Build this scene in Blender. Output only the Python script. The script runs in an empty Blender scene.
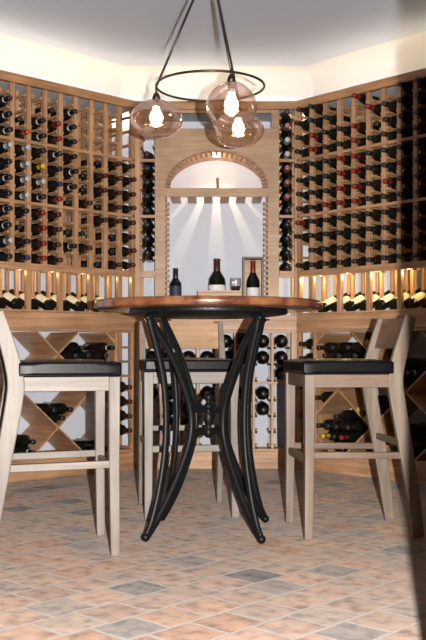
import bpy, bmesh, math, random
from mathutils import Vector, Matrix
random.seed(7)
C = bpy.context.scene.collection
PI = math.pi
R = math.radians

# ------------------------------------------------------------------ materials
def nt(name):
    m = bpy.data.materials.new(name); m.use_nodes = True
    t = m.node_tree; t.nodes.clear()
    return m, t, t.nodes, t.links

def ramp(n, stops):
    r = n.new('ShaderNodeValToRGB'); e = r.color_ramp.elements
    e[0].position, e[0].color = stops[0][0], (*stops[0][1], 1)
    e[1].position, e[1].color = stops[-1][0], (*stops[-1][1], 1)
    for p, c in stops[1:-1]:
        k = e.new(p); k.color = (*c, 1)
    return r

def plain(name, col, rough=.5, metal=0, spec=.5, coat=0, vary=1):
    m, t, n, l = nt(name)
    o = n.new('ShaderNodeOutputMaterial'); b = n.new('ShaderNodeBsdfPrincipled')
    tc = n.new('ShaderNodeTexCoord'); nz = n.new('ShaderNodeTexNoise'); nz.inputs['Scale'].default_value = 35
    l.new(tc.outputs['Object'], nz.inputs['Vector'])
    rp = ramp(n, [(.3, tuple(c*(1-.14*vary) for c in col)), (.7, tuple(min(1, c*(1+.1*vary)) for c in col))])
    l.new(nz.outputs['Fac'], rp.inputs['Fac']); l.new(rp.outputs['Color'], b.inputs['Base Color'])
    b.inputs['Roughness'].default_value = rough; b.inputs['Metallic'].default_value = metal
    b.inputs['Specular IOR Level'].default_value = spec; b.inputs['Coat Weight'].default_value = coat
    l.new(b.outputs[0], o.inputs[0])
    return m

def wood(name, dark, mid, light, axis='z', rough=.45, scale=1.0, blotch=None):
    m, t, n, l = nt(name)
    o = n.new('ShaderNodeOutputMaterial'); b = n.new('ShaderNodeBsdfPrincipled')
    tc = n.new('ShaderNodeTexCoord'); mp = n.new('ShaderNodeMapping')
    s = {'x': (1.6, 22, 22), 'y': (22, 1.6, 22), 'z': (22, 22, 1.6)}[axis]
    mp.inputs['Scale'].default_value = tuple(v*scale for v in s)
    l.new(tc.outputs['Object'], mp.inputs['Vector'])
    nz = n.new('ShaderNodeTexNoise'); nz.inputs['Scale'].default_value = 1.6; nz.inputs['Detail'].default_value = 6
    nz.inputs['Distortion'].default_value = .6
    l.new(mp.outputs[0], nz.inputs['Vector'])
    rp = ramp(n, [(.28, dark), (.5, mid), (.72, light)])
    l.new(nz.outputs['Fac'], rp.inputs['Fac'])
    n2 = n.new('ShaderNodeTexNoise'); n2.inputs['Scale'].default_value = 3.5
    l.new(tc.outputs['Object'], n2.inputs['Vector'])
    r2 = ramp(n, [(.35, (.82, .80, .78)), (.65, (1.1, 1.08, 1.06))])
    l.new(n2.outputs['Fac'], r2.inputs['Fac'])
    mx = n.new('ShaderNodeMix'); mx.data_type = 'RGBA'; mx.blend_type = 'MULTIPLY'; mx.inputs[0].default_value = 1
    l.new(rp.outputs['Color'], mx.inputs[6]); l.new(r2.outputs['Color'], mx.inputs[7])
    l.new(mx.outputs[2], b.inputs['Base Color'])
    b.inputs['Roughness'].default_value = rough
    bp = n.new('ShaderNodeBump'); bp.inputs['Strength'].default_value = .12; bp.inputs['Distance'].default_value = .002
    l.new(nz.outputs['Fac'], bp.inputs['Height']); l.new(bp.outputs[0], b.inputs['Normal'])
    l.new(b.outputs[0], o.inputs[0])
    return m

def emit(name, inner, outer, strength):
    m, t, n, l = nt(name)
    o = n.new('ShaderNodeOutputMaterial'); e = n.new('ShaderNodeEmission')
    lw = n.new('ShaderNodeLayerWeight'); lw.inputs['Blend'].default_value = .45
    rp = ramp(n, [(.15, inner), (.85, outer)])
    l.new(lw.outputs['Facing'], rp.inputs['Fac']); l.new(rp.outputs['Color'], e.inputs['Color'])
    e.inputs['Strength'].default_value = strength
    l.new(e.outputs[0], o.inputs[0])
    return m

def thin_glass(name, centre, edge, gloss=.16, glow=(1, 1, 1), haze=0):
    """thin blown glass: tinted clear body that reflects more towards its rim"""
    m, t, n, l = nt(name)
    o = n.new('ShaderNodeOutputMaterial')
    lw = n.new('ShaderNodeLayerWeight'); lw.inputs['Blend'].default_value = .35
    rp = ramp(n, [(.1, centre), (.55, tuple((a*1.4+b*.6)/2 for a, b in zip(centre, edge))), (.97, edge)])
    l.new(lw.outputs['Facing'], rp.inputs['Fac'])
    tr = n.new('ShaderNodeBsdfTransparent'); l.new(rp.outputs['Color'], tr.inputs['Color'])
    gl = n.new('ShaderNodeBsdfGlossy'); gl.inputs['Roughness'].default_value = .06
    gl.inputs['Color'].default_value = (1, .93, .90, 1)
    ma = n.new('ShaderNodeMath'); ma.operation = 'MULTIPLY_ADD'
    l.new(lw.outputs['Facing'], ma.inputs[0]); ma.inputs[1].default_value = gloss*1.6; ma.inputs[2].default_value = gloss*.5
    tl_ = n.new('ShaderNodeBsdfTranslucent'); tl_.inputs['Color'].default_value = (*glow, 1)
    m0 = n.new('ShaderNodeMixShader'); m0.inputs[0].default_value = haze
    l.new(tr.outputs[0], m0.inputs[1]); l.new(tl_.outputs[0], m0.inputs[2])
    mx = n.new('ShaderNodeMixShader'); l.new(ma.outputs[0], mx.inputs[0])
    l.new(m0.outputs[0], mx.inputs[1]); l.new(gl.outputs[0], mx.inputs[2])
    l.new(mx.outputs[0], o.inputs[0])
    return m

def tile_floor():
    m, t, n, l = nt('terracotta_tiles')
    o = n.new('ShaderNodeOutputMaterial'); b = n.new('ShaderNodeBsdfPrincipled')
    tc = n.new('ShaderNodeTexCoord'); mp = n.new('ShaderNodeMapping'); mp.vector_type = 'POINT'
    mp.inputs['Rotation'].default_value = (0, 0, R(43.5)); T = 1/.164
    mp.inputs['Scale'].default_value = (T, T, T)
    l.new(tc.outputs['Object'], mp.inputs['Vector'])
    wob = n.new('ShaderNodeTexNoise'); wob.inputs['Scale'].default_value = 2.2; wob.inputs['Detail'].default_value = 4
    l.new(mp.outputs[0], wob.inputs['Vector'])
    sb = n.new('ShaderNodeVectorMath'); sb.operation = 'SUBTRACT'; sb.inputs[1].default_value = (.5, .5, .5)
    l.new(wob.outputs['Color'], sb.inputs[0])
    ms = n.new('ShaderNodeVectorMath'); ms.operation = 'SCALE'; ms.inputs['Scale'].default_value = .12
    l.new(sb.outputs[0], ms.inputs[0])
    ad = n.new('ShaderNodeVectorMath'); ad.operation = 'ADD'
    l.new(mp.outputs[0], ad.inputs[0]); l.new(ms.outputs[0], ad.inputs[1])
    sp = n.new('ShaderNodeSeparateXYZ'); l.new(ad.outputs[0], sp.inputs[0])
    fx = n.new('ShaderNodeMath'); fx.operation = 'FLOOR'; l.new(sp.outputs[0], fx.inputs[0])
    md = n.new('ShaderNodeMath'); md.operation = 'FLOORED_MODULO'; l.new(fx.outputs[0], md.inputs[0]); md.inputs[1].default_value = 2
    sy = n.new('ShaderNodeMath'); sy.operation = 'MULTIPLY_ADD'; l.new(md.outputs[0], sy.inputs[0]); sy.inputs[1].default_value = .45; l.new(sp.outputs[1], sy.inputs[2])
    cb = n.new('ShaderNodeCombineXYZ'); l.new(sp.outputs[0], cb.inputs[0]); l.new(sy.outputs[0], cb.inputs[1])
    fl = n.new('ShaderNodeVectorMath'); fl.operation = 'FLOOR'; l.new(cb.outputs[0], fl.inputs[0])
    fr = n.new('ShaderNodeVectorMath'); fr.operation = 'FRACTION'; l.new(cb.outputs[0], fr.inputs[0])
    wn = n.new('ShaderNodeTexWhiteNoise'); wn.noise_dimensions = '2D'; l.new(fl.outputs[0], wn.inputs['Vector'])
    rp = ramp(n, [(0, (.24, .225, .215)), (.06, (.37, .33, .31)), (.22, (.56, .40, .325)), (.38, (.50, .38, .32)),
                  (.56, (.62, .42, .33)), (.70, (.52, .33, .24)), (.82, (.45, .39, .36)), (1, (.64, .44, .29))])
    l.new(wn.outputs['Value'], rp.inputs['Fac'])
    # wear inside each tile
    nz = n.new('ShaderNodeTexNoise'); nz.inputs['Scale'].default_value = 3; nz.inputs['Detail'].default_value = 8
    l.new(mp.outputs[0], nz.inputs['Vector'])
    r2 = ramp(n, [(.28, (.26, .27, .285)), (.5, (.50, .50, .505)), (.72, (.63, .60, .585))]); l.new(nz.outputs['Fac'], r2.inputs['Fac'])
    mu = n.new('ShaderNodeMix'); mu.data_type = 'RGBA'; mu.blend_type = 'MULTIPLY'; mu.inputs[0].default_value = 1
    l.new(rp.outputs['Color'], mu.inputs[6]); l.new(r2.outputs['Color'], mu.inputs[7])
    # grout mask
    sx = n.new('ShaderNodeSeparateXYZ'); l.new(fr.outputs[0], sx.inputs[0])
    def edge(out):
        a = n.new('ShaderNodeMath'); a.operation = 'SUBTRACT'; l.new(out, a.inputs[0]); a.inputs[1].default_value = .5
        c = n.new('ShaderNodeMath'); c.operation = 'ABSOLUTE'; l.new(a.outputs[0], c.inputs[0]); return c.outputs[0]
    mxm = n.new('ShaderNodeMath'); mxm.operation = 'MAXIMUM'
    l.new(edge(sx.outputs[0]), mxm.inputs[0]); l.new(edge(sx.outputs[1]), mxm.inputs[1])
    gm = n.new('ShaderNodeMapRange'); gm.inputs['From Min'].default_value = .44; gm.inputs['From Max'].default_value = .487
    l.new(mxm.outputs[0], gm.inputs['Value'])
    gx = n.new('ShaderNodeMix'); gx.data_type = 'RGBA'
    l.new(gm.outputs[0], gx.inputs[0]); l.new(mu.outputs[2], gx.inputs[6]); gx.inputs[7].default_value = (.275, .245, .225, 1)
    l.new(gx.outputs[2], b.inputs['Base Color'])
    b.inputs['Roughness'].default_value = .5; b.inputs['Specular IOR Level'].default_value = .4
    if 'Diffuse Roughness' in b.inputs: b.inputs['Diffuse Roughness'].default_value = .55
    hs = n.new('ShaderNodeMath'); hs.operation = 'MULTIPLY_ADD'
    l.new(gm.outputs[0], hs.inputs[0]); hs.inputs[1].default_value = -1; l.new(nz.outputs['Fac'], hs.inputs[2])
    bp = n.new('ShaderNodeBump'); bp.inputs['Strength'].default_value = .35; bp.inputs['Distance'].default_value = .004
    l.new(hs.outputs[0], bp.inputs['Height']); l.new(bp.outputs[0], b.inputs['Normal'])
    l.new(b.outputs[0], o.inputs[0])
    return m

def burl():
    m, t, n, l = nt('burl_wood')
    o = n.new('ShaderNodeOutputMaterial'); b = n.new('ShaderNodeBsdfPrincipled')
    tc = n.new('ShaderNodeTexCoord'); nz = n.new('ShaderNodeTexNoise')
    nz.inputs['Scale'].default_value = 9; nz.inputs['Detail'].default_value = 5; nz.inputs['Distortion'].default_value = 1.2
    l.new(tc.outputs['Object'], nz.inputs['Vector'])
    rp = ramp(n, [(.25, (.035, .011, .007)), (.42, (.13, .04, .02)), (.56, (.21, .08, .03)), (.78, (.27, .12, .065))])
    l.new(nz.outputs['Fac'], rp.inputs['Fac']); l.new(rp.outputs['Color'], b.inputs['Base Color'])
    b.inputs['Roughness'].default_value = .22; b.inputs['Coat Weight'].default_value = .4
    l.new(b.outputs[0], o.inputs[0])
    return m

OAK_D, OAK_M, OAK_L = (.30, .150, .072), (.42, .232, .122), (.53, .325, .19)
M = {
    'oak_v': wood('oak_upright', OAK_D, OAK_M, OAK_L, 'z'),
    'oak_h': wood('oak_rail', OAK_D, OAK_M, OAK_L, 'x'),
    'oak_y': wood('oak_cleat', OAK_D, OAK_M, OAK_L, 'y'),
    'oak_crown': wood('oak_crown', (.26, .13, .055), (.37, .195, .09), (.45, .26, .13), 'x'),
    'oak_teeth': wood('oak_teeth', (.20, .09, .035), (.29, .14, .06), (.36, .19, .09), 'y'),
    'oak_panel': wood('oak_panel', (.31, .185, .10), (.39, .245, .14), (.46, .305, .185), 'x', scale=1.5),
    'oak_case': wood('pine_case', (.36, .21, .10), (.5, .32, .17), (.6, .42, .25), 'x'),
    'grey_oak': wood('limed_oak', (.135, .108, .088), (.185, .155, .134), (.235, .202, .178), 'z', .5),
    'grey_oak_h': wood('limed_oak_rail', (.135, .108, .088), (.185, .155, .134), (.235, .202, .178), 'x', .5),
    'brown_panel': wood('brown_oak_back', (.085, .045, .025), (.12, .068, .04), (.16, .095, .06), 'x', .5),
    'grey_oak_y': wood('limed_oak_side_rail', (.135, .108, .088), (.185, .155, .134), (.235, .202, .178), 'y', .5),
    'warm_oak_y': wood('light_brown_oak_side_rail', (.11, .068, .044), (.155, .10, .07), (.205, .142, .102), 'y', .5),
    'warm_oak': wood('light_brown_oak', (.12, .083, .060), (.175, .128, .097), (.235, .18, .143), 'z', .5),
    'warm_oak_h': wood('light_brown_oak_rail', (.11, .068, .044), (.155, .10, .07), (.205, .142, .102), 'x', .5),
    'leather': plain('black_leather', (.005, .005, .006), .34, 0, .11),
    'iron': plain('black_iron', (.006, .0065, .007), .42, .0, .18),
    'bronze': plain('dark_bronze', (.05, .033, .025), .35, .7),
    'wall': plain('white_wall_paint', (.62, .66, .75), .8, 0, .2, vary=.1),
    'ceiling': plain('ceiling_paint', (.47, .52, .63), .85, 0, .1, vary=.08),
    'cove': plain('cove_glow_paint', (.62, .615, .62), .85, 0, .1, vary=.05),  # paler than the ceiling: glow of the strips put into the colour
    'tray': plain('painted_tray', (.55, .59, .66), .8, 0, .1),
    'floor': tile_floor(),
    'jamb': wood('dark_door_wood', (.10, .05, .025), (.16, .085, .04), (.22, .12, .06), 'z'),
    'burl': burl(),
    'glass_dark': plain('dark_bottle_glass', (.006, .007, .006), .11, 0, .35),
    'glass_brown': plain('brown_bottle_glass', (.012, .007, .006), .11, 0, .35),
    'label': plain('label_paper', (.78, .73, .60), .7),
    'label_cool': plain('white_label_paper', (.80, .80, .82), .7),
    'label_dark': plain('navy_label_paper', (.03, .035, .07), .6),
    'amber': thin_glass('amber_blown_glass', (1, .91, .87), (.64, .34, .24), .34, (1, .62, .46), .03),
    'tumbler': thin_glass('clear_glass', (.93, .93, .94), (.55, .55, .57), .2),
    'wine': plain('dark_red_wine', (.02, .004, .006), .15),
    'bulb': emit('glowing_bulb', (1, .80, .46), (.16, .055, .010), 60),
    'puck': emit('puck_lamp', (1, .92, .78), (1, .8, .5), 12),
    'paper': plain('white_paper', (.8, .8, .8), .7),
}
CAPC = {'k': (.018, .018, .018), 'g': (.024, .023, .020), 'm': (.075, .022, .016), 'r': (.22, .022, .012), 'o': (.42, .075, .015),
        's': (.42, .42, .44), 'n': (.02, .025, .075), 'y': (.62, .40, .03), 'a': (.50, .31, .06), 'p': (.30, .10, .09)}
CAPN = {'k': 'black', 'g': 'black', 'm': 'maroon', 'r': 'red', 'o': 'orange', 's': 'silver', 'n': 'navy', 'y': 'yellow', 'a': 'gold', 'p': 'dusty-red', 'h': 'black'}
CAPM = {k: plain('capsule_' + {'k': 'black', 'g': 'charcoal', 'm': 'maroon', 'r': 'red', 'o': 'orange', 's': 'silver', 'n': 'navy', 'y': 'yellow', 'a': 'gold', 'p': 'dusty'}[k], v, .32) for k, v in CAPC.items()}

# ------------------------------------------------------------------ mesh helpers
def nb(): return bmesh.new()

def box(bm, x0, x1, y0, y1, z0, z1):
    v = [bm.verts.new(p) for p in ((x0,y0,z0),(x1,y0,z0),(x1,y1,z0),(x0,y1,z0),(x0,y0,z1),(x1,y0,z1),(x1,y1,z1),(x0,y1,z1))]
    for f in ((0,3,2,1),(4,5,6,7),(0,1,5,4),(1,2,6,5),(2,3,7,6),(3,0,4,7)):
        bm.faces.new([v[i] for i in f])

def lathe(bm, prof, segs=24, mat=None, cap=True):
    rings = []
    for r, z in prof:
        if r < 1e-5: rings.append([bm.verts.new((0, 0, z))])
        else: rings.append([bm.verts.new((r*math.cos(2*PI*i/segs), r*math.sin(2*PI*i/segs), z)) for i in range(segs)])
    for a, b in zip(rings, rings[1:]):
        for i in range(segs):
            j = (i+1) % segs
            if len(a) == 1 and len(b) == 1: continue
            if len(a) == 1: f = (a[0], b[j], b[i])
            elif len(b) == 1: f = (a[i], a[j], b[0])
            else: f = (a[i], a[j], b[j], b[i])
            bm.faces.new(f)
    bmesh.ops.recalc_face_normals(bm, faces=bm.faces)
    if mat is not None: bmesh.ops.transform(bm, matrix=mat, verts=bm.verts)

def catmull(pts, n=6):
    P = [Vector(p) for p in pts]; P = [P[0]*2-P[1]] + P + [P[-1]*2-P[-2]]
    out = []
    for i in range(1, len(P)-2):
        for k in range(n):
            t = k/n; a, b, c, d = P[i-1], P[i], P[i+1], P[i+2]
            out.append(.5*((2*b)+(c-a)*t+(2*a-5*b+4*c-d)*t*t+(3*b-a-3*c+d)*t**3))
    out.append(P[-2]); return out

def sweep(bm, pts, ra, rb=None, segs=10, side=None, square=False, taper=None):
    """tube along pts; ra = half width across 'side', rb = half width in the other direction"""
    pts = [Vector(p) for p in pts]; rb = rb or ra
    rings = []; prev = None
    for i, p in enumerate(pts):
        t = (pts[min(i+1, len(pts)-1)] - pts[max(i-1, 0)]).normalized()
        if side is not None: s = Vector(side); s = (s - t*s.dot(t)).normalized()
        else:
            ref = prev if prev is not None else (Vector((0,0,1)) if abs(t.z) < .9 else Vector((1,0,0)))
            s = (ref - t*ref.dot(t)).normalized(); prev = s
        u = t.cross(s)
        k = taper(i/(len(pts)-1)) if taper else 1
        if square:
            ring = [p + s*ra*k*a + u*rb*k*b for a, b in ((-1,-1),(1,-1),(1,1),(-1,1))]
        else:
            ring = [p + s*ra*k*math.cos(2*PI*j/segs) + u*rb*k*math.sin(2*PI*j/segs) for j in range(segs)]
        rings.append([bm.verts.new(q) for q in ring])
    n = len(rings[0])
    for a, b in zip(rings, rings[1:]):
        for j in range(n): bm.faces.new((a[j], a[(j+1) % n], b[(j+1) % n], b[j]))
    bm.faces.new(list(reversed(rings[0]))); bm.faces.new(rings[-1])
    bmesh.ops.recalc_face_normals(bm, faces=bm.faces)

def ball(bm, c, r, sz=1):
    bmesh.ops.create_uvsphere(bm, u_segments=16, v_segments=10, radius=r, matrix=Matrix.Translation(c) @ Matrix.Diagonal((1, 1, sz, 1)))

def link(name, bm, m, parent=None, smooth=False, bevel=0, seg=2):
    me = bpy.data.meshes.new(name); bm.normal_update(); bm.to_mesh(me); bm.free()
    if smooth:
        for p in me.polygons: p.use_smooth = True
    me.materials.append(m)
    o = bpy.data.objects.new(name, me); C.objects.link(o)
    if parent: o.parent = parent
    if bevel:
        b = o.modifiers.new('bevel', 'BEVEL'); b.width = bevel; b.segments = seg; b.limit_method = 'ANGLE'
    return o

def tag(o, label, cat, group=None):
    o['label'] = label; o['category'] = cat
    if group: o['group'] = group
    return o

def thing(name, label, cat, loc=(0,0,0), rz=0, group=None):
    o = bpy.data.objects.new(name, None); C.objects.link(o)
    o.empty_display_size = .1; o.location = loc; o.rotation_euler = (0, 0, rz)
    return tag(o, label, cat, group)

def bx(name, m, parent, *a, bevel=.0015):
    b = nb(); box(b, *a); return link(name, b, m, parent, bevel=bevel, seg=1)

def struct(name, bm, m):
    o = link(name, bm, m); o['kind'] = 'structure'; return o

def plate(name, outer, holes, y0, th, m, parent):
    """flat board in the XZ plane with openings, thickness th from y0 backwards"""
    cu = bpy.data.curves.new(name, 'CURVE'); cu.dimensions = '2D'; cu.fill_mode = 'BOTH'; cu.extrude = th/2
    for loop in [outer] + holes:
        s = cu.splines.new('POLY'); s.points.add(len(loop)-1); s.use_cyclic_u = True
        for p, q in zip(s.points, loop): p.co = (q[0], q[1], 0, 1)
    tmp = bpy.data.objects.new('tmp', cu); C.objects.link(tmp)
    dg = bpy.context.evaluated_depsgraph_get()
    me = bpy.data.meshes.new_from_object(tmp.evaluated_get(dg)); bpy.data.objects.remove(tmp)
    me.transform(Matrix.Translation((0, y0+th/2, 0)) @ Matrix.Rotation(PI/2, 4, 'X'))
    me.materials.clear(); me.materials.append(m); me.name = name
    o = bpy.data.objects.new(name, me); C.objects.link(o); o.parent = parent
    return o

# ------------------------------------------------------------------ camera
H = .8
cam = bpy.data.cameras.new('camera'); co = bpy.data.objects.new('camera', cam); C.objects.link(co)
co.location = (0, 0, H); co.rotation_euler = (PI/2, 0, 0)
cam.sensor_fit = 'VERTICAL'; cam.sensor_height = 36; cam.lens = 945/640*36; cam.shift_y = 31/640
cam.clip_start = .05
bpy.context.scene.camera = co

# ------------------------------------------------------------------ frames of the three rack walls
CL = Vector((-.529, 6.41, 0)); CR = Vector((.570, 6.41, 0))
AL = math.atan2(.685, .728); AR = -math.atan2(.728, .685)
def wl(d, y, z): return CL + Vector((-d*math.cos(AL) - y*math.sin(AL), -d*math.sin(AL) + y*math.cos(AL), z))
def wr(d, y, z): return CR + Vector((d*math.cos(AR) - y*math.sin(AR), d*math.sin(AR) + y*math.cos(AR), z))
def wb(d, y, z): return CL + Vector((d, y, z))
DEP = .34; CEIL = 2.79

# ------------------------------------------------------------------ room shell
b = nb(); box(b, -5, 5, -2, 9, -.1, 0); struct('floor', b, M['floor'])
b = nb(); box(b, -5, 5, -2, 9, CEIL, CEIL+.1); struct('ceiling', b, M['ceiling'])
def wall(name, p, q, out, z0=0, z1=CEIL, m='wall', th=.1):
    b = nb(); o = Vector(out)*th
    vs = []
    for z in (z0, z1):
        for a in (p, q, q+o, p+o): vs.append(b.verts.new((a.x, a.y, z)))
    for f in ((0,3,2,1),(4,5,6,7),(0,1,5,4),(1,2,6,5),(2,3,7,6),(3,0,4,7)): b.faces.new([vs[i] for i in f])
    bmesh.ops.recalc_face_normals(b, faces=b.faces)
    return struct(name, b, M[m])
tl = DEP*math.tan(AL/2); tr = DEP*math.tan(-AR/2)
wall('wall_left', wl(-tl, DEP, 0), wl(4.2, DEP, 0), (-math.sin(AL), math.cos(AL), 0))
wall('wall_right', wr(-tr, DEP, 0), wr(4.2, DEP, 0), (-math.sin(AR), math.cos(AR), 0))
wall('wall_back', wb(-tl, DEP, 0), Vector((CR.x+tr, CR.y+DEP, 0)), (0, 1, 0))
# cove added to soften the wall glow's edge; its paler tone paints that glow
def cove(name, corners):
    b = nb(); rows = []
    for i in range(11):
        a = PI/2*i/10; o = .16*(1-math.cos(a)); z = CEIL-.16+.16*math.sin(a)
        rows.append([b.verts.new(f(DEP-o-.001, z-.001)) for f in corners])
    for p, q in zip(rows, rows[1:]): b.faces.new((p[0], p[1], q[1], q[0]))
    bmesh.ops.recalc_face_normals(b, faces=b.faces)
    o = link(name, b, M['cove'], None, True); o['kind'] = 'structure'
tal, tar = math.tan(AL/2), math.tan(-AR/2)
cove('trim_2', (lambda y, z: wl(-y*tal, y, z), lambda y, z: wl(4.2, y, z)))
cove('trim_3', (lambda y, z: wb(-y*tal, y, z), lambda y, z: Vector((CR.x+y*tar, CR.y+y, z))))
cove('trim_4', (lambda y, z: wr(-y*tar, y, z), lambda y, z: wr(4.2, y, z)))
# the doorway the picture is taken through: right jamb and the wall beyond it
b = nb(); box(b, .310, .385, 1.02, 1.12, 0, CEIL); struct('trim_1', b, M['jamb'])
b = nb(); box(b, .385, 1.6, 1.03, 1.11, 0, CEIL); struct('wall_front', b, M['wall'])

# ------------------------------------------------------------------ tall racks on the two side walls
ZB, PITCH = 1.345, .095           # lowest cleat height, row height
TOP = 2.49; COUNTER = 1.043
NP = 12
POSTS = [.125 + .118*k for k in range(NP)]
END = POSTS[-1] + .015
ORD = ['first','second','third','fourth','fifth','sixth','seventh','eighth','ninth','tenth','eleventh','twelfth']

def tall_rack(side, label):
    A, O, sg = (AL, CL, -1) if side == 'left' else (AR, CR, 1)
    t = thing('wine_rack', label, 'wine rack', O + Vector((0, 0, COUNTER)), A, 'tall open wine racks on the side walls')
    Z0 = COUNTER
    def X(a, b_): return (a, b_) if sg > 0 else (-b_, -a)
    def P(name, m, d0, d1, y0, y1, z0, z1): return bx(name, M[m], t, *X(d0, d1), y0, y1, z0-Z0, z1-Z0)
    # corner stile and uprights
    P('corner_stile', 'oak_v', 0, .028, -.004, .03, Z0+.001, TOP-.05)
    for k, p in enumerate(POSTS):
        P('upright', 'oak_v', p-.015, p+.015, 0, .032, (Z0+.001) if k % 2 == 0 else 1.29, TOP-.05)
    for k, p in enumerate([.014] + POSTS):
        for yy in (.135, .25):
            P('rear_upright', 'oak_v', p-.011, p+.011, yy, yy+.022, Z0+.001, TOP-.055)
        # cleats on both faces of this ladder
        b = nb()
        for r in range(12):
            z = ZB - Z0 + PITCH*r
            for s in (-1, 1):
                if k == 0 and s < 0: continue
                if k == NP and s > 0: continue
                w = .014 if k == 0 else .015
                a0, a1 = (p+w, p+w+.014) if s > 0 else (p-w-.014, p-w)
                x0, x1 = X(a0, a1); box(b, x0, x1, .014, .27, z-.016, z)
        link('cleats', b, M['oak_y'], t)
    # rails
    for z, h, yo in ((ZB-.045, .042, -.006), (ZB+4*PITCH-.022, .02, -.004), (ZB+8*PITCH-.022, .02, -.004)):
        P('rail', 'oak_h', 0, END, yo, .02, z, z+h)
    P('crown_rail', 'oak_crown', 0, END, -.022, .02, TOP-.055, TOP)
    P('light_tray', 'tray', -.0, END, .021, DEP-.005, TOP-.055, TOP-.047)
    # lip that holds the reclining display bottles
    P('display_lip', 'oak_h', .028, END, -.004, .014, Z0+.001, Z0+.013)
    return t
tall_rack('left', 'tall light oak wine rack covering the left wall, many empty cells near its corner')
tall_rack('right', 'tall light oak wine rack covering the right wall, nearly full of bottles')

# ------------------------------------------------------------------ bottles
def prof(kind):
    if kind == 'bordeaux': return [(0,.012),(.02,.004),(.034,0),(.0375,.004),(.0375,.19),(.035,.205),(.024,.222),(.0155,.236),(.0145,.25)], [(.0142,.225),(.0158,.236),(.0152,.285),(.0165,.286),(.0165,.296),(.014,.299),(0,.3)]
    if kind == 'burgundy': return [(0,.012),(.02,.004),(.036,0),(.0395,.004),(.0395,.15),(.037,.172),(.028,.205),(.018,.235),(.0148,.25)], [(.0150,.225),(.0172,.236),(.0154,.25),(.0152,.285),(.0165,.286),(.0165,.296),(.014,.299),(0,.3)]
    if kind == 'champagne': return [(0,.014),(.02,.004),(.038,0),(.0425,.005),(.0425,.15),(.040,.175),(.030,.21),(.0185,.245),(.016,.25)], [(.0215,.236),(.0185,.255),(.0165,.285),(.0185,.288),(.0185,.305),(.014,.312),(0,.313)]
    if kind == 'magnum': return [(0,.015),(.02,.005),(.042,0),(.047,.005),(.047,.20),(.044,.225),(.030,.25),(.018,.272),(.016,.29)], [(.0162,.26),(.0185,.27),(.0175,.33),(.019,.331),(.019,.343),(.016,.346),(0,.347)]
def mesh_of(fn, name, mat):
    bm = nb(); fn(bm); me = bpy.data.meshes.new(name); bm.normal_update(); bm.to_mesh(me); bm.free()
    for p in me.polygons: p.use_smooth = True
    me.materials.append(mat); return me
BM_, CM_ = {}, {}
for kd in ('bordeaux', 'burgundy', 'champagne', 'magnum'):
    bp, cp = prof(kd)
    for gl in ('glass_dark', 'glass_brown'):
        BM_[kd, gl] = mesh_of(lambda bm: lathe(bm, bp, 24), 'bottle_glass', M[gl])
    for k, mm in CAPM.items():
        CM_[kd, k] = mesh_of(lambda bm: lathe(bm, cp, 18), 'capsule', mm)
def arc_label(bm, r, z0, z1, half=1.1, n=14):
    a = [[bm.verts.new((r*math.sin(-half+2*half*i/n), -r*math.cos(-half+2*half*i/n), z)) for i in range(n+1)] for z in (z0, z1)]
    for i in range(n): bm.faces.new((a[0][i], a[0][i+1], a[1][i+1], a[1][i]))
def band(bm, r, z0, z1): lathe(bm, [(r, z0), (r, z1)], 18)
LABM = mesh_of(lambda bm: arc_label(bm, .0380, .035, .145, 1.25), 'label', M['label'])
LABW = mesh_of(lambda bm: arc_label(bm, .0380, .035, .145, 1.25), 'label', M['label_cool'])
NECKB = mesh_of(lambda bm: band(bm, .0178, .232, .245), 'neck_band', M['label_cool'])

def bottle(loc, rot, kind, cap, label, group, lab=None, glass=None, neckband=False):
    o = bpy.data.objects.new('wine_bottle', BM_[kind, glass or random.choice(['glass_dark', 'glass_dark', 'glass_brown'])]); C.objects.link(o)
    o.location = loc; o.rotation_euler = rot
    tag(o, label, 'bottle', group)
    c = bpy.data.objects.new('capsule', CM_[kind, cap]); C.objects.link(c); c.parent = o
    if lab:
        q = bpy.data.objects.new('label', lab); C.objects.link(q); q.parent = o
    if neckband:
        q = bpy.data.objects.new('neck_band', NECKB); C.objects.link(q); q.parent = o
    return o

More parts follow.
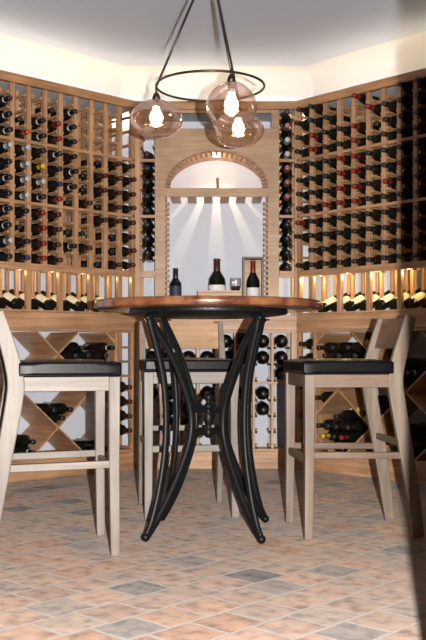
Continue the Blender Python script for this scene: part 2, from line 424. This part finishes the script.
LEFT = [("....","mmmm","mmmm"), ("....","mmmm","mhhm"), ("....","hmmh","m..h"), ("....",".hhm",".hm."), (".kkk","kkkh",".hk."),
        (".hrr","kknr","mmmm"), ("..kk","kysk","rrrr"), ("..ho","ssss","khkn"), (".kkk","skkk","kksk"), (".kkk","kkkk","kkkk")]
RIGHT = [("gggg","gggg","rg.g"), ("ggrr","gggg","gggg"), (".ggg","gggr","gggg"), ("..gg","rrrr","gggg"), ("r.rr","rrrr","gggg"),
         (".rhg","gggg","gggg"), (".ggg","ggrg","gggg"), ("gggg","grgg","gggg"), ("gggg","gggg","gggg"), (".ggg","gggg","gggg")]
TIER = ['top', 'middle', 'bottom']
for side, data, W, A in (('left', LEFT, wl, AL), ('right', RIGHT, wr, AR)):
    for ci, col in enumerate(data):
        d0 = .028 if ci == 0 else POSTS[ci-1]+.015
        d1 = POSTS[ci]-.015; dc = (d0+d1)/2
        half = (d1-d0)/2-.014
        for ti, s in enumerate(col):
            for ri, ch in enumerate(s):
                if ch == '.': continue
                row = 11-(ti*4+ri)
                kind = random.choice(['bordeaux', 'bordeaux', 'burgundy'])
                r = .0375 if kind == 'bordeaux' else .0395
                z = ZB+PITCH*row + math.sqrt(r*r-half*half) + .0008
                yb = .262 if ch == 'h' else .222 + random.uniform(-.014, .008)
                cap = 'k' if ch == 'h' else ch
                bottle(W(dc, yb + (.04 if ch == 'h' else 0), z), (PI/2, 0, A), kind, cap,
                       f"{CAPN[ch]}-capped wine bottle, {side} rack, {ORD[ci]} column from corner, {TIER[ti]} tier, {ORD[ri]} row down",
                       f'wine bottles in the {side} wall rack', neckband=(ch in 'ks' and random.random() < .45))
# reclining display bottles, one to a column, between the display posts
for side, W, A, cols in (('left', wl, AL, range(1, 10)), ('right', wr, AR, range(1, 10))):
    for ci in cols:
        dc = POSTS[ci-1] + .059
        bottle(W(dc, .03, COUNTER+.0375*math.cos(R(21))+.002), (-(PI/2-R(21)), 0, A), 'bordeaux', 'k',
               f"labelled wine bottle reclining on {side} counter, {ORD[ci-1]} one from the back corner",
               f'labelled bottles reclining on the {side} counter', lab=LABM, glass='glass_dark')

# ------------------------------------------------------------------ back unit: arched niche between two bottle columns
t = thing('niche_cabinet', 'light oak cabinet with arched lit niche and a bottle column each side', 'cabinet', CL + Vector((0, 0, COUNTER)), 0)
Z0 = COUNTER; WD = 1.10
NX0, NX1, NC = .205, .902, .5535
def P(name, m, x0, x1, y0, y1, z0, z1, par=t): return bx(name, M[m], par, x0, x1, y0, y1, z0-Z0, z1-Z0)
SPR, APX = 1.906, 2.160
arch = [(NC + .352*math.cos(a), SPR-Z0 + (APX-SPR)*math.sin(a)) for a in [PI*i/36 for i in range(37)]]
plate('arched_panel', [(.1355, .001), (.977, .001), (.977, TOP-.055-Z0), (.1355, TOP-.055-Z0)],
      [arch, [(NX0, .002), (NX1, .002), (NX1, 1.848-Z0), (NX0, 1.848-Z0)], [(.19, 2.31-Z0), (.925, 2.31-Z0), (.925, TOP-.075-Z0), (.19, TOP-.075-Z0)]],
      0, .022, M['oak_panel'], t)
# vaulted soffit of the arch
b = nb()
ra = [[b.verts.new((NC + (.352+e)*math.cos(a), y, SPR-Z0 + (APX-SPR+e)*math.sin(a))) for a in [PI*i/36 for i in range(37)]] for y, e in ((.022, .0), (DEP-.004, .0), (DEP-.004, .012), (.022, .012))]
for p, q in zip(ra, ra[1:]+ra[:1]):
    for i in range(36): b.faces.new((p[i], p[i+1], q[i+1], q[i]))
bmesh.ops.recalc_face_normals(b, faces=b.faces)
link('vault', b, M['oak_y'], t, smooth=False)
# toothed trim round the arch and down both sides of the opening
b = nb()
for i in range(29):
    a = PI*(i+.5)/29
    c = Vector((NC + .336*math.cos(a), 0, SPR-Z0 + (APX-SPR-.016)*math.sin(a)))
    nrm = Vector((math.cos(a)/.352, 0, math.sin(a)/(APX-SPR))).normalized(); tg = Vector((-nrm.z, 0, nrm.x))
    vs = []
    for yy in (.004, .034):
        for u, v in ((-1,-1),(1,-1),(1,1),(-1,1)):
            q = c + tg*u*.0078 + nrm*v*.021; vs.append(b.verts.new((q.x, yy, q.z)))
    for f in ((0,3,2,1),(4,5,6,7),(0,1,5,4),(1,2,6,5),(2,3,7,6),(3,0,4,7)): b.faces.new([vs[k] for k in f])
ring = [[b.verts.new((NC + (.352-e)*math.cos(a), y, SPR-Z0 + (APX-SPR-e)*math.sin(a))) for a in [PI*i/40 for i in range(41)]] for y, e in ((.006, .001), (.030, .001), (.030, .009), (.006, .009))]
for p, q in zip(ring, ring[1:]+ring[:1]):
    for i in range(40): b.faces.new((p[i], p[i+1], q[i+1], q[i]))
bmesh.ops.recalc_face_normals(b, faces=b.faces)
link('toothed_arch_trim', b, M['oak_teeth'], t)
for x0, x1 in ((NX0-.002, NX0+.028), (NX1-.028, NX1+.002)):
    b = nb()
    for i in range(22): box(b, x0, x1, .004, .03, .012+.035*i, .012+.035*i+.02)
    link('toothed_trim', b, M['oak_teeth'], t)
# niche sides
P('niche_side', 'oak_v', NX0-.016, NX0-.003, .0225, DEP-.004, Z0+.001, 1.90)
P('niche_side', 'oak_v', NX1+.003, NX1+.016, .0225, DEP-.004, Z0+.001, 1.90)
# slats of the stemware rack, T shaped
for i in range(6):
    xc = NC + (i-2.5)*.113
    b = nb(); box(b, xc-.031, xc+.031, .024, DEP-.006, 1.852-Z0, 1.866-Z0); box(b, xc-.011, xc+.011, .024, DEP-.006, 1.866-Z0, 1.896-Z0)
    link('stemware_slat', b, M['oak_y'], t)
P('niche_rail', 'oak_panel', NX0-.003, NX1+.003, -.006, .0, 1.846, 1.902)
# side columns
for x0, x1 in ((.034, .1355), (.979, 1.081)):
    for xx0, xx1 in ((x0-.034 if x0 < .5 else x1, x0 if x0 < .5 else WD),):
        P('stile', 'oak_v', xx0, xx1, -.004, .03, Z0+.001, TOP-.055)
    for yy in (.135, .25):
        P('rear_upright', 'oak_v', x0-.012, x0+.004, yy, yy+.02, Z0+.001, TOP-.055)
        P('rear_upright', 'oak_v', x1-.004, x1+.012, yy, yy+.02, Z0+.001, TOP-.055)
    b = nb()
    for r in range(12):
        z = ZB-Z0+PITCH*r
        box(b, x0, x0+.014, .004, .27, z-.016, z); box(b, x1-.014, x1, .004, .27, z-.016, z)
    link('cleats', b, M['oak_y'], t)
    for z, h in ((ZB-.045, .042), (ZB+4*PITCH-.022, .02), (ZB+8*PITCH-.022, .02)):
        P('rail', 'oak_h', x0, x1, -.003, .018, z, z+h)
P('crown_rail', 'oak_crown', 0, WD, -.022, .02, TOP-.055, TOP)
P('light_tray', 'tray', 0, WD, .0225, DEP-.005, TOP-.055, TOP-.047)

for name, xc, cols in (('left', .0848, ("...k", "kkkk", "kkk.")), ('right', 1.030, ("mpss", "pppk", "kkkk"))):
    for ti, s in enumerate(cols):
        for ri, ch in enumerate(s):
            if ch == '.': continue
            row = 11-(ti*4+ri); half = .051-.014
            z = ZB+PITCH*row+math.sqrt(.0425**2-half**2)+.0008
            bottle(wb(xc, .25, z), (PI/2, 0, 0), 'champagne', ch,
                   f"{CAPN[ch]}-capped bottle seen end-on, column {name} of niche, {TIER[ti]} tier, {ORD[ri]} row down",
                   f'bottles in the column {name} of the niche')

# puck lamp and its light at the crown of the arch
b = nb(); lathe(b, [(0, .0), (.026, .0), (.03, .004), (.03, .014), (0, .014)], 20)
o = link('puck_light', b, M['puck'], None, True); o.location = wb(NC, .06, APX-.028)
tag(o, 'small round puck light glowing under the crown of the arch', 'light')
# peg standing on the slats
b = nb(); lathe(b, [(0,0),(.012,0),(.012,.004),(.0085,.008),(.008,.062),(.010,.066),(.0075,.074),(0,.076)], 14)
o = link('wooden_peg', b, M['oak_crown'], None, True); o.location = wb(NC+.008, .015, 1.8475+.055)
tag(o, 'short brown wooden peg standing on the rail under the arch', 'peg')

# things on the niche counter
def standing(x, y, kind, cap, label, labm, sc, zz):
    o = bottle(wb(x, y, COUNTER+.0012), (0, 0, 0), kind, cap, label, None, None, 'glass_dark'); o.scale = sc
    rr = {'bordeaux': .0382, 'magnum': .0477}[kind]
    z0, z1 = zz
    bm = nb(); arc_label(bm, rr, z0, z1, 1.15); q = link('label', bm, labm, o, True)
    return o
def px(p): return (p-213)/945*6.55+.529
standing(px(176), .10, 'bordeaux', 'k', 'dark wine bottle with navy label standing at left in the niche', M['label_dark'], (1.09,)*3, (.09, .185))
standing(px(217), .18, 'magnum', 'm', 'large red-topped wine bottle standing behind the wooden case in the niche', M['label_cool'], (1.3, 1.3, 1.155), (.095, .185))
standing(px(253), .135, 'magnum', 'r', 'red-topped wine bottle standing inside the upright wooden gift box', M['label_cool'], (.98, .98, 1.10), (.05, .175))
cx = px(219.5)
t = thing('wooden_case', 'low pale wooden wine case lying on the niche counter', 'case', wb(cx, .05, COUNTER+.001))
bx('case_body', M['oak_case'], t, -.148, .148, -.045, .045, 0, .152); bx('case_lid', M['oak_case'], t, -.152, .152, -.049, .049, .1525, .167)
b = nb(); lathe(b, [(0,0),(.026,0),(.033,.012),(.039,.04),(.037,.07),(.034,.088)], 24)
o = link('stemless_glass', b, M['tumbler'], None, True); o.location = wb(px(235.5), .052, COUNTER+.1685)
tag(o, 'stemless glass of dark wine standing on the wooden case', 'glass')
b = nb(); lathe(b, [(0,.003),(.025,.003),(.032,.013),(.036,.03),(0,.03)], 24); link('wine', b, M['wine'], o, True)
t = thing('gift_box', 'upright open pale wooden gift box around the red-topped bottle', 'box', wb(px(253), .145, COUNTER+.0008))
bx('box_back', M['oak_case'], t, -.070, .070, .062, .07, 0, .405)
for s in (-1, 1): bx('box_side', M['grey_oak'], t, min(s*.060, s*.073), max(s*.060, s*.073), -.058, .0615, 0.0, .405)
bx('box_top', M['grey_oak_h'], t, -.0595, .0595, -.058, .0615, .392, .405)

# ------------------------------------------------------------------ worktops
def worktop(name_label, A, O, x0, x1):
    t = thing('worktop', name_label, 'worktop', O + Vector((0, 0, .943)), A, 'oak worktops over the low cabinets')
    bx('top_board', M['oak_h'], t, x0, x1, -.006, DEP-.004, .06, .0995)
    bx('fascia', M['oak_h'], t, x0, x1, -.010, .012, .0, .0595)
    return t
worktop('long oak worktop over the low cabinet on the left wall', AL, CL, -END, -.002)
worktop('long oak worktop over the low cabinet on the right wall', AR, CR, .002, END)
worktop('short oak worktop under the arched niche behind the table', 0, CL, .002, 1.098)

# ------------------------------------------------------------------ low cabinets with diamond bins
HX, HZ, CD, CZ = .265, .238, .615, .787     # half width and half height of a diamond, and one crossing
def low_cabinet(side, label):
    A, O, sg = (AL, CL, -1) if side == 'left' else (AR, CR, 1)
    t = thing('bin_cabinet', label, 'cabinet', O, A, 'low diamond-bin wine cabinets')
    def X(a, b_): return (a, b_) if sg > 0 else (-b_, -a)
    def P(name, m, d0, d1, y0, y1, z0, z1): return bx(name, M[m], t, *X(d0, d1), y0, y1, z0, z1)
    P('plinth', 'oak_h', 0, END, -.006, DEP-.005, .001, .118)
    P('bottom_rail', 'oak_h', 0, END, -.002, DEP-.006, .1185, .137)
    P('top_rail', 'oak_h', 0, END, 0, .02, .923, .9415)
    P('stile', 'oak_v', 0, .030, 0, .03, .1375, .923)
    P('divider', 'oak_v', .142, .168, 0, DEP-.006, .1375, .923)
    P('divider', 'oak_v', END-.03, END, 0, DEP-.006, .1375, .923)
    for d in (.004, .118):
        for yy in (.135, .25): P('rear_upright', 'oak_v', d, d+.022, yy, yy+.02, .1375, .923)
    b = nb()
    for r in range(8):
        z = .157+.0965*r
        for d in (.03, .128): box(b, *X(d, d+.014), .004, .27, z-.016, z)
    link('cleats', b, M['oak_y'], t)
    # crossing boards, one mesh each, clipped to the bin opening
    lo, hi = .168, END-.03
    slope = HZ/HX; th = .0095*math.sqrt(1+slope*slope); z_lo, z_hi = .1375, .9225
    for k in range(-4, 5):
        for s in (-1, 1):
            f = lambda d: CZ + s*slope*(d-CD) + 2*HZ*k      # centre line of the board
            cut = sorted((CD + s*(z_lo-CZ-2*HZ*k)/slope, CD + s*(z_hi-CZ-2*HZ*k)/slope))
            dA, dB = max(cut[0], lo), min(cut[1], hi)
            if dB-dA < .02: continue
            b = nb(); vs = []
            for yy in (.004, DEP-.02):
                for d in (dA, dB):
                    for e in (-1, 1): vs.append(b.verts.new((sg*d, yy, min(max(f(d)+e*th, z_lo), z_hi))))
            for f4 in ((0,1,3,2),(4,6,7,5),(0,2,6,4),(1,5,7,3),(0,4,5,1),(2,3,7,6)): b.faces.new([vs[q] for q in f4])
            bmesh.ops.recalc_face_normals(b, faces=b.faces)
            link('diagonal_board', b, M['oak_y'], t)
    return t
low_cabinet('left', 'low oak diamond-bin cabinet on the left wall, bins mostly empty')
low_cabinet('right', 'low oak diamond-bin cabinet on the right wall, bins piled with bottles')

LAY = ['bottom', 'second', 'third', 'fourth', 'fifth', 'topmost']
RB = .0385
def pile(side, spots, binname, caps):
    '''spots: (distance from corner, height, layer) of each bottle'''
    W, A = (wl, AL) if side == 'left' else (wr, AR)
    for k, (d, z, lay) in enumerate(spots):
        cap = caps[k % len(caps)]
        same = sorted([q for q in spots if q[2] == lay], key=lambda q: q[0]*(1 if side == 'right' else -1))
        n = same.index((d, z, lay))
        where = 'only one' if len(same) == 1 else ('leftmost' if n == 0 else ('rightmost' if n == len(same)-1 else ('middle one' if len(same) == 3 else ('second from left' if n == 1 else 'third from left'))))
        bottle(W(d, .245+random.uniform(-.02, .015), z), (PI/2, 0, A), 'bordeaux', cap,
               f"{CAPN[cap]}-capped bottle, {where} in {LAY[lay]} layer, {binname} of {side} cabinet", f'bottles piled in the {side} cabinet bins',
               neckband=random.random() < .2)
def vee(d, zv, ij):
    th = math.atan(HZ/HX); c0 = (RB+.011)/math.cos(th)
    return [(d+(i-j)*2*RB*math.cos(th), zv+c0+(i+j)*2*RB*math.sin(th), i+j) for i, j in ij]
def flat(d, rows):
    return [(d+(k-(n-1)/2)*2*RB+off, .1385+RB+.0668*r, r) for r, (n, off) in enumerate(rows) for k in range(n)]
big = sorted([(i, j) for i in range(4) for j in range(4) if i+j <= 4 and -2 <= i-j <= 3], key=sum)
X1, X2, X3 = CD-HX, CD, CD+HX
pile('left', vee(X1, CZ-HZ, [q for q in big if q != (2,2)]), 'upper bin beside the corner', 'knkkkmkkkk')
pile('left', vee(X2, CZ-2*HZ, [(0,0),(1,0),(0,1)]), 'middle bin', 'kkk')
pile('left', flat(X3, [(2, 0), (1, -.0385)]), 'lower far bin', 'nkk')
pile('left', flat(X1, [(2, 0)]), 'lower bin beside the corner', 'kk')
pile('right', vee(X1, CZ-HZ, big), 'upper bin beside the corner', 'ggggggmggggg')
pile('right', vee(X2, CZ-2*HZ, [(0,0),(0,1),(1,0),(1,1)]), 'middle bin', 'aaag')
pile('right', vee(X2, CZ, [(0,0)]), 'top middle bin', 'a')
pile('right', vee(X3, CZ-HZ, [(0,0),(1,0),(0,1),(1,1),(0,2)]), 'upper far bin', 'ggaggg')
pile('right', flat(X1, [(2, 0), (3, 0), (4, 0), (1, .0385)]), 'lower bin beside the corner', 'rgygrggggg')
pile('right', flat(X3, [(2, 0), (3, 0), (2, 0)]), 'lower far bin', 'ggggggg')
pile('right', vee(CD-2*HX, CZ-2*HZ, [(1,0)])[:0] + [(.2085, .4915, 0)], 'side bin beside the corner', 'g')
# narrow single columns beside the corner
for side, W, A, s in (('left', wl, AL, "...mmmm."), ('right', wr, AR, "gggg.g..")):
    for k, ch in enumerate(s):
        if ch == '.': continue
        z = .157+.0965*(7-k)+math.sqrt(.0375**2-.042**2*0-.035**2)+.001
        bottle(W(.086, .235, z), (PI/2, 0, A), 'bordeaux', ch, f"{CAPN[ch]}-capped bottle in narrow column of {side} low cabinet, {ORD[k]} row from top",
               f'bottles in the narrow column of the {side} low cabinet')

# ------------------------------------------------------------------ low rack under the niche
t = thing('low_wine_rack', 'low oak rack of narrow bottle columns under the niche, behind table', 'wine rack', CL, 0)
P = lambda name, m, *a: bx(name, M[m], t, *a)
P('plinth', 'oak_h', .002, 1.098, -.006, DEP-.005, .001, .118)
P('bottom_rail', 'oak_h', .002, 1.098, 0, .02, .1185, .137)
P('middle_rail', 'oak_h', .002, 1.098, 0, .018, .575, .592)
P('top_rail', 'oak_h', .002, 1.098, 0, .02, .922, .9415)
P('stile', 'oak_v', .002, .045, -.003, .03, .1375, .922); P('stile', 'oak_v', 1.06, 1.098, -.003, .03, .1375, .922)
LP = .1268; LX = [.045+LP*k for k in range(9)]
for k, x in enumerate(LX):
    if 0 < k < 8: P('upright', 'oak_v', x-.009, x+.009, .002, .022, .1375, .922)
    P('rear_upright', 'oak_v', x-.009, x+.009, .25, .27, .1375, .922)
    b = nb()
    for z in [.150+.108*r for r in range(4)] + [.605+.112*r for r in range(3)]:
        for s in (-1, 1):
            if (k == 0 and s < 0) or (k == 8 and s > 0): continue
            x0, x1 = sorted((x+s*.009, x+s*.024)); box(b, x0, x1, .004, .27, z-.016, z)
            # notched bracket at the front
            v = [b.verts.new((x+s*a, yy, z+c)) for yy in (.004, .02) for a, c in ((.009, -.016), (.024, -.016), (.026, .022), (.009, -.004))]
            for f in ((0,1,2,3),(7,6,5,4),(0,4,5,1),(1,5,6,2),(2,6,7,3),(3,7,4,0)): b.faces.new([v[i] for i in f])
    bmesh.ops.recalc_face_normals(b, faces=b.faces)
    link('cleats', b, M['oak_y'], t)
UPC = [".k.", ".k.", ".k.", ".k.", "kk.", "kk.", "kk.", "kkk"]
LOC = ["k...", "kkk.", "kkk.", "k...", "k...", "k...", "kk..", "...."]
for ci in range(8):
    xc = (LX[ci]+LX[ci+1])/2; half = LP/2-.024
    for nm, s, rows in (('upper', UPC[ci], [.605+.112*r for r in (2,1,0)]), ('lower', LOC[ci], [.150+.108*r for r in (3,2,1,0)])):
        for ri, ch in enumerate(s):
            if ch == '.': continue
            z = rows[ri]+math.sqrt(.047**2-half**2)+.012
            bottle(wb(xc, .27, z), (PI/2, 0, 0), 'magnum', 'k', f"dark bottle end-on in {nm} tier under niche, {ORD[ci]} column from left, {ORD[ri]} row down",
                   'large bottles in the low rack under the niche')

# ------------------------------------------------------------------ bar table
TC = Vector((-.02, 4.18, 0))
t = thing('bar_table', 'round bar table with reddish burl wood top on black cast-iron base', 'table', TC, 0)
b = nb(); lathe(b, [(0, .981), (.490, .981), (.499, .984), (.503, .991), (.503, 1.006), (.499, 1.014), (.490, 1.0175), (0, 1.0175)], 96)
o = link('tabletop', b, M['burl'], t, True, .002); o['label'] = 'reddish brown burl wood top'
b = nb(); lathe(b, [(0, .950), (.27, .950), (.335, .959), (.347, .962), (.349, .966), (.349, .9805), (0, .9805)], 72); link('top_plate', b, M['iron'], t, True, .002)
for k, deg in enumerate((220, 310, 40, 130)):
    a = R(deg); dr = Vector((math.cos(a), math.sin(a), 0)); sd = Vector((-math.sin(a), math.cos(a), 0))
    pt = lambda r, z: dr*r + Vector((0, 0, z))
    b = nb()
    outer = catmull([pt(r, z) for r, z in ((.325,.952),(.312,.90),(.285,.82),(.252,.70),(.236,.58),(.234,.46),(.246,.33),(.275,.19),(.310,.08),(.338,.026))], 5)
    sweep(b, outer, .0130, .017, 8, side=sd)
    inner = catmull([pt(r, z) for r, z in ((.335,.952),(.285,.89),(.225,.81),(.17,.72),(.128,.63),(.102,.56),(.092,.49),(.100,.42),(.130,.34),(.175,.25),(.235,.15),(.295,.07),(.335,.024))], 5)
    sweep(b, inner, .0130, .0185, 8, side=sd)
    # webs to the spindle
    sweep(b, catmull([pt(.122,.615), pt(.088,.56), pt(.05,.54), pt(.014,.545)], 4), .011, .014, 8, side=sd)
    sweep(b, catmull([pt(.112,.40), pt(.078,.438), pt(.045,.446), pt(.014,.438)], 4), .011, .014, 8, side=sd)
    leg = link('leg', b, M['iron'], t, True)
    b = nb(); ball(b, pt(.343, .0195), .019, 1.0); link('foot', b, M['iron'], leg, True)
    b = nb(); box(b, -.03, .03, -.02, .02, 0, .006)
    f = link('mounting_tab', b, M['iron'], leg, bevel=.002); f.location = pt(.325, .942); f.rotation_euler = (0, 0, a)
b = nb(); lathe(b, [(0,.415),(.012,.418),(.02,.43),(.024,.445),(.014,.458),(.012,.468),(.019,.482),(.024,.505),(.02,.528),(.012,.54),(.022,.55),(.024,.558),(.013,.568),(.011,.576),(.019,.588),(.020,.60),(.012,.612),(0,.616)], 20)
link('spindle', b, M['iron'], t, True)
# folded papers lying on the table
b = nb(); box(b, -.055, .055, -.09, .09, 0, .006); box(b, -.048, .05, -.085, .083, .006, .010)
o = link('folded_papers', b, M['paper'], None); o.location = (.155, 4.10, 1.018); o.rotation_euler = (0, 0, .6)
tag(o, 'folded white papers lying on the round table top', 'papers')

# ------------------------------------------------------------------ bar stools
def stool(loc, rz, label, wv, wh, wy, wp=None):
    t = thing('bar_stool', label, 'stool', loc, rz, 'bar stools around the table')
    hw, fy, ry = .207, -.190, .200
    for s in (-1, 1):
        b = nb()
        sweep(b, [(s*hw, fy, .700), (s*hw, fy, .35), (s*hw*1.01, fy-.004, 0.0005)], .022, .022, square=True, side=(1,0,0), taper=lambda q: 1-.22*q)
        link('front_leg', b, wv, t, bevel=.003)
        b = nb()
        pts = catmull([(s*hw, .290, .0005), (s*hw, .262, .20), (s*hw, .225, .42), (s*hw, .193, .60), (s*hw, .186, .68), (s*hw, .200, .76), (s*hw, .228, .86), (s*hw, .255, .95)], 4)
        sweep(b, pts, .016, .030, square=True, side=(1,0,0), taper=lambda q: .68+.40*math.sin(PI*min(1, q*.9+.06))**.8)
        link('rear_leg', b, wv, t, bevel=.004)
    for s in (-1, 1):
        x0, x1 = sorted((s*(hw-.012), s*(hw+.012)))
        bx('apron_rail', wy, t, x0, x1, fy+.015, .175, .645, .700)
    bx('apron_rail', wh, t, -hw+.02, hw-.02, fy-.014, fy+.010, .645, .700)
    bx('apron_rail', wh, t, -hw+.015, hw-.015, .17, .19, .645, .700)
    # stretchers: two sides, front foot rail, back
    for s in (-1, 1):
        b = nb(); sweep(b, [(s*hw, fy+.015, .358), (s*hw, .232, .352)], .011, .014, square=True, side=(1,0,0)); link('side_stretcher', b, wy, t, bevel=.002)
    b = nb(); sweep(b, [(-hw+.015, fy, .335), (hw-.015, fy, .335)], .016, .012, square=True, side=(0,0,1)); link('foot_rail', b, wh, t, bevel=.003)
    b = nb(); sweep(b, [(-hw+.012, .228, .40), (hw-.012, .228, .40)], .014, .010, square=True, side=(0,0,1)); link('rear_stretcher', b, wh, t, bevel=.002)
    # cushion
    b = nb(); box(b, -.226, .226, -.218, .178, .7005, .757)
    bmesh.ops.subdivide_edges(b, edges=b.edges[:], cuts=6, use_grid_fill=True)
    for v in b.verts:
        if v.co.z > .75: v.co.z += .010*max(0, 1-(v.co.x/.226)**4)*max(0, 1-((v.co.y+.02)/.198)**4)
    o = link('seat_cushion', b, M['leather'], t, True, .020, 4); o['label'] = 'black leather seat cushion'
    # back panel, gently curved between the rear legs
    b = nb(); N = 12; grid = []
    for z in (.812, .948):
        for th in (0, .020):
            row = []
            for i in range(N+1):
                x = -hw+.004 + (2*hw-.008)*i/N
                y = .215 + (z-.812)*.30 + .030*(1-(x/hw)**2) - .008 + th
                row.append(b.verts.new((x, y, z)))
            grid.append(row)
    lo0, lo1, hi0, hi1 = grid
    for p, q in ((lo0, hi0), (hi0, hi1), (hi1, lo1), (lo1, lo0)):
        for i in range(N): b.faces.new((p[i], p[i+1], q[i+1], q[i]))
    b.faces.new((lo0[0], hi0[0], hi1[0], lo1[0])); b.faces.new((lo0[-1], lo1[-1], hi1[-1], hi0[-1]))
    bmesh.ops.recalc_face_normals(b, faces=b.faces)
    link('back_panel', b, wp or wh, t, bevel=.002)
    return t
stool((-.624, 3.852, 0), R(104.5), 'pale grey oak bar stool with black seat, left of the table', M['grey_oak'], M['grey_oak_h'], M['grey_oak_y'])
stool((.572, 4.235, 0), R(-83.5), 'light brown oak bar stool with black seat, right of the table', M['warm_oak'], M['warm_oak_h'], M['warm_oak_y'], M['brown_panel'])
stool((-.13, 4.70, 0), R(8.6), 'oak bar stool with black seat behind the table base, facing the camera', M['grey_oak'], M['grey_oak_h'], M['grey_oak_y'], M['oak_panel'])

# ------------------------------------------------------------------ chandelier
HC = Vector((-.012, 4.10, 0)); ZR = 1.947; RR = .234
t = thing('chandelier', 'dark metal ring chandelier with three amber glass globes over the table', 'chandelier', (HC.x, HC.y, CEIL), 0)
def Lp(x, y, z): return (x, y, z-CEIL)
b = nb(); lathe(b, [(0,-.001),(.065,-.001),(.065,-.012),(.05,-.022),(.012,-.028),(0,-.028)], 28); link('canopy', b, M['bronze'], t, True)
b = nb(); sweep(b, [Lp(0,0,2.765), Lp(0,0,2.50)], .008, segs=10); link('stem', b, M['bronze'], t, True)
b = nb(); ball(b, Lp(0,0,2.495), .017); link('hub', b, M['bronze'], t, True)
b = nb(); n, k = 80, 8
vs = [[b.verts.new(((RR+.0055*math.cos(2*PI*j/k))*math.cos(2*PI*i/n), (RR+.0055*math.cos(2*PI*j/k))*math.sin(2*PI*i/n), ZR-CEIL+.0055*math.sin(2*PI*j/k))) for j in range(k)] for i in range(n)]
for i in range(n):
    for j in range(k): b.faces.new((vs[i][j], vs[(i+1)%n][j], vs[(i+1)%n][(j+1)%k], vs[i][(j+1)%k]))
bmesh.ops.recalc_face_normals(b, faces=b.faces); link('ring', b, M['bronze'], t, True)
GP = [(.117, .082), (.114, .114), (.117, .083)]
for a, hh, ww in ((R(180), .083, .117), (R(-68), .100, .107), (R(57), .081, .118)):
    x, y = RR*math.cos(a), RR*math.sin(a)
    b = nb(); sweep(b, [Lp(0,0,2.495), Lp(x,y,ZR)], .0055, segs=8); rod = link('rod', b, M['bronze'], t, True)
    zc = 1.806; zt = zc+hh
    b = nb(); sweep(b, [Lp(x,y,ZR+.012), Lp(x,y,zt+.022)], .0055, segs=8); link('drop_rod', b, M['bronze'], t, True)
    prof_g = []
    for i in range(21):
        u = -PI/2 + PI*i/20
        r = ww*math.cos(u)**.92 if i not in (0, 20) else 0
        z = hh*math.sin(u)
        if u > 0: r = r*(1-.16*math.sin(u)**1.2)
        else: r = r*(1-.05*math.sin(-u))
        prof_g.append((max(r, 0), z))
    prof_g = prof_g[:-1] + [(.016, hh+.004)]
    b = nb(); lathe(b, prof_g, 40, Matrix.Translation(Lp(x, y, zc)))
    g = link('globe', b, M['amber'], t, True); g['label'] = 'amber blown glass globe'
    b = nb(); lathe(b, [(0,-.03),(.014,-.03),(.016,0),(.019,.004),(.015,.02),(.008,.032),(0,.034)], 18, Matrix.Translation(Lp(x, y, zt))); link('cap', b, M['bronze'], g, True)
    b = nb(); lathe(b, [(0,-.072),(.012,-.066),(.023,-.059),(.030,-.043),(.028,-.028),(.018,-.010),(.014,.002),(.013,.012),(0,.014)], 20, Matrix.Translation(Lp(x, y, zc+.045)))
    bu = link('bulb', b, M['bulb'], g, True); bu['label'] = 'glowing filament bulb'

# ------------------------------------------------------------------ lights
def lamp(kind, name, loc, power, col, **kw):
    l = bpy.data.lights.new(name, kind); l.energy = power; l.color = col
    for k, v in kw.items(): setattr(l, k, v)
    o = bpy.data.objects.new(name, l); C.objects.link(o); o.location = loc; return o
# the camera's flash, beside the lens
fl_ = lamp('SPOT', 'camera_flash', (.11, -.02, .805), 1430, (1.0, .965, .915), shadow_soft_size=.008, spot_size=R(64), spot_blend=.3)
fl_.rotation_euler = (R(91.5), 0, 0)
WARM = (1, .70, .40)
# cove strips on the trays behind the crown rails, facing the wall
def strip(W, d0, d1, A, power):
    p = W((d0+d1)/2, .19, 2.455)
    o = lamp('AREA', 'cove_strip', p, power, (1, .72, .42), shape='RECTANGLE', size=abs(d1-d0), size_y=.02, spread=R(85))
    o.rotation_euler = (R(92), 0, A)   # shine on the wall behind, slightly upwards
    return o
strip(wl, -.1, END, AL, 14); strip(wr, -.1, END, AR, 14); strip(wb, -.05, 1.15, 0, 10)
# small lamps under the lowest rail in each display bay
for W, pw in ((wl, .3), (wr, 1.0)):
    for k in range(0, NP, 2):
        lamp('POINT', 'display_lamp', W(POSTS[k]+.028, .06, 1.285), pw, (1, .74, .30), shadow_soft_size=.008)
        if k == 0: lamp('POINT', 'display_lamp', W(.07, .06, 1.285), pw, (1, .74, .30), shadow_soft_size=.008)
lamp('SPOT', 'arch_lamp', wb(NC, .15, APX-.045), 6.5, (1, .76, .48), shadow_soft_size=.006, spot_size=R(125), spot_blend=.55)

lamp('POINT', 'arch_fill', wb(NC, .14, APX-.07), .9, (1, .72, .40), shadow_soft_size=.02)  # added fill to warm the arch back wall, no fitting of its own
w = bpy.data.worlds.new('world'); bpy.context.scene.world = w; w.use_nodes = True
bg = w.node_tree.nodes['Background']; bg.inputs[0].default_value = (.60, .33, .14, 1); bg.inputs[1].default_value = .24
vs_ = bpy.context.scene.view_settings
vs_.view_transform = 'Standard'; vs_.look = 'None'; vs_.exposure = 0; vs_.gamma = 1
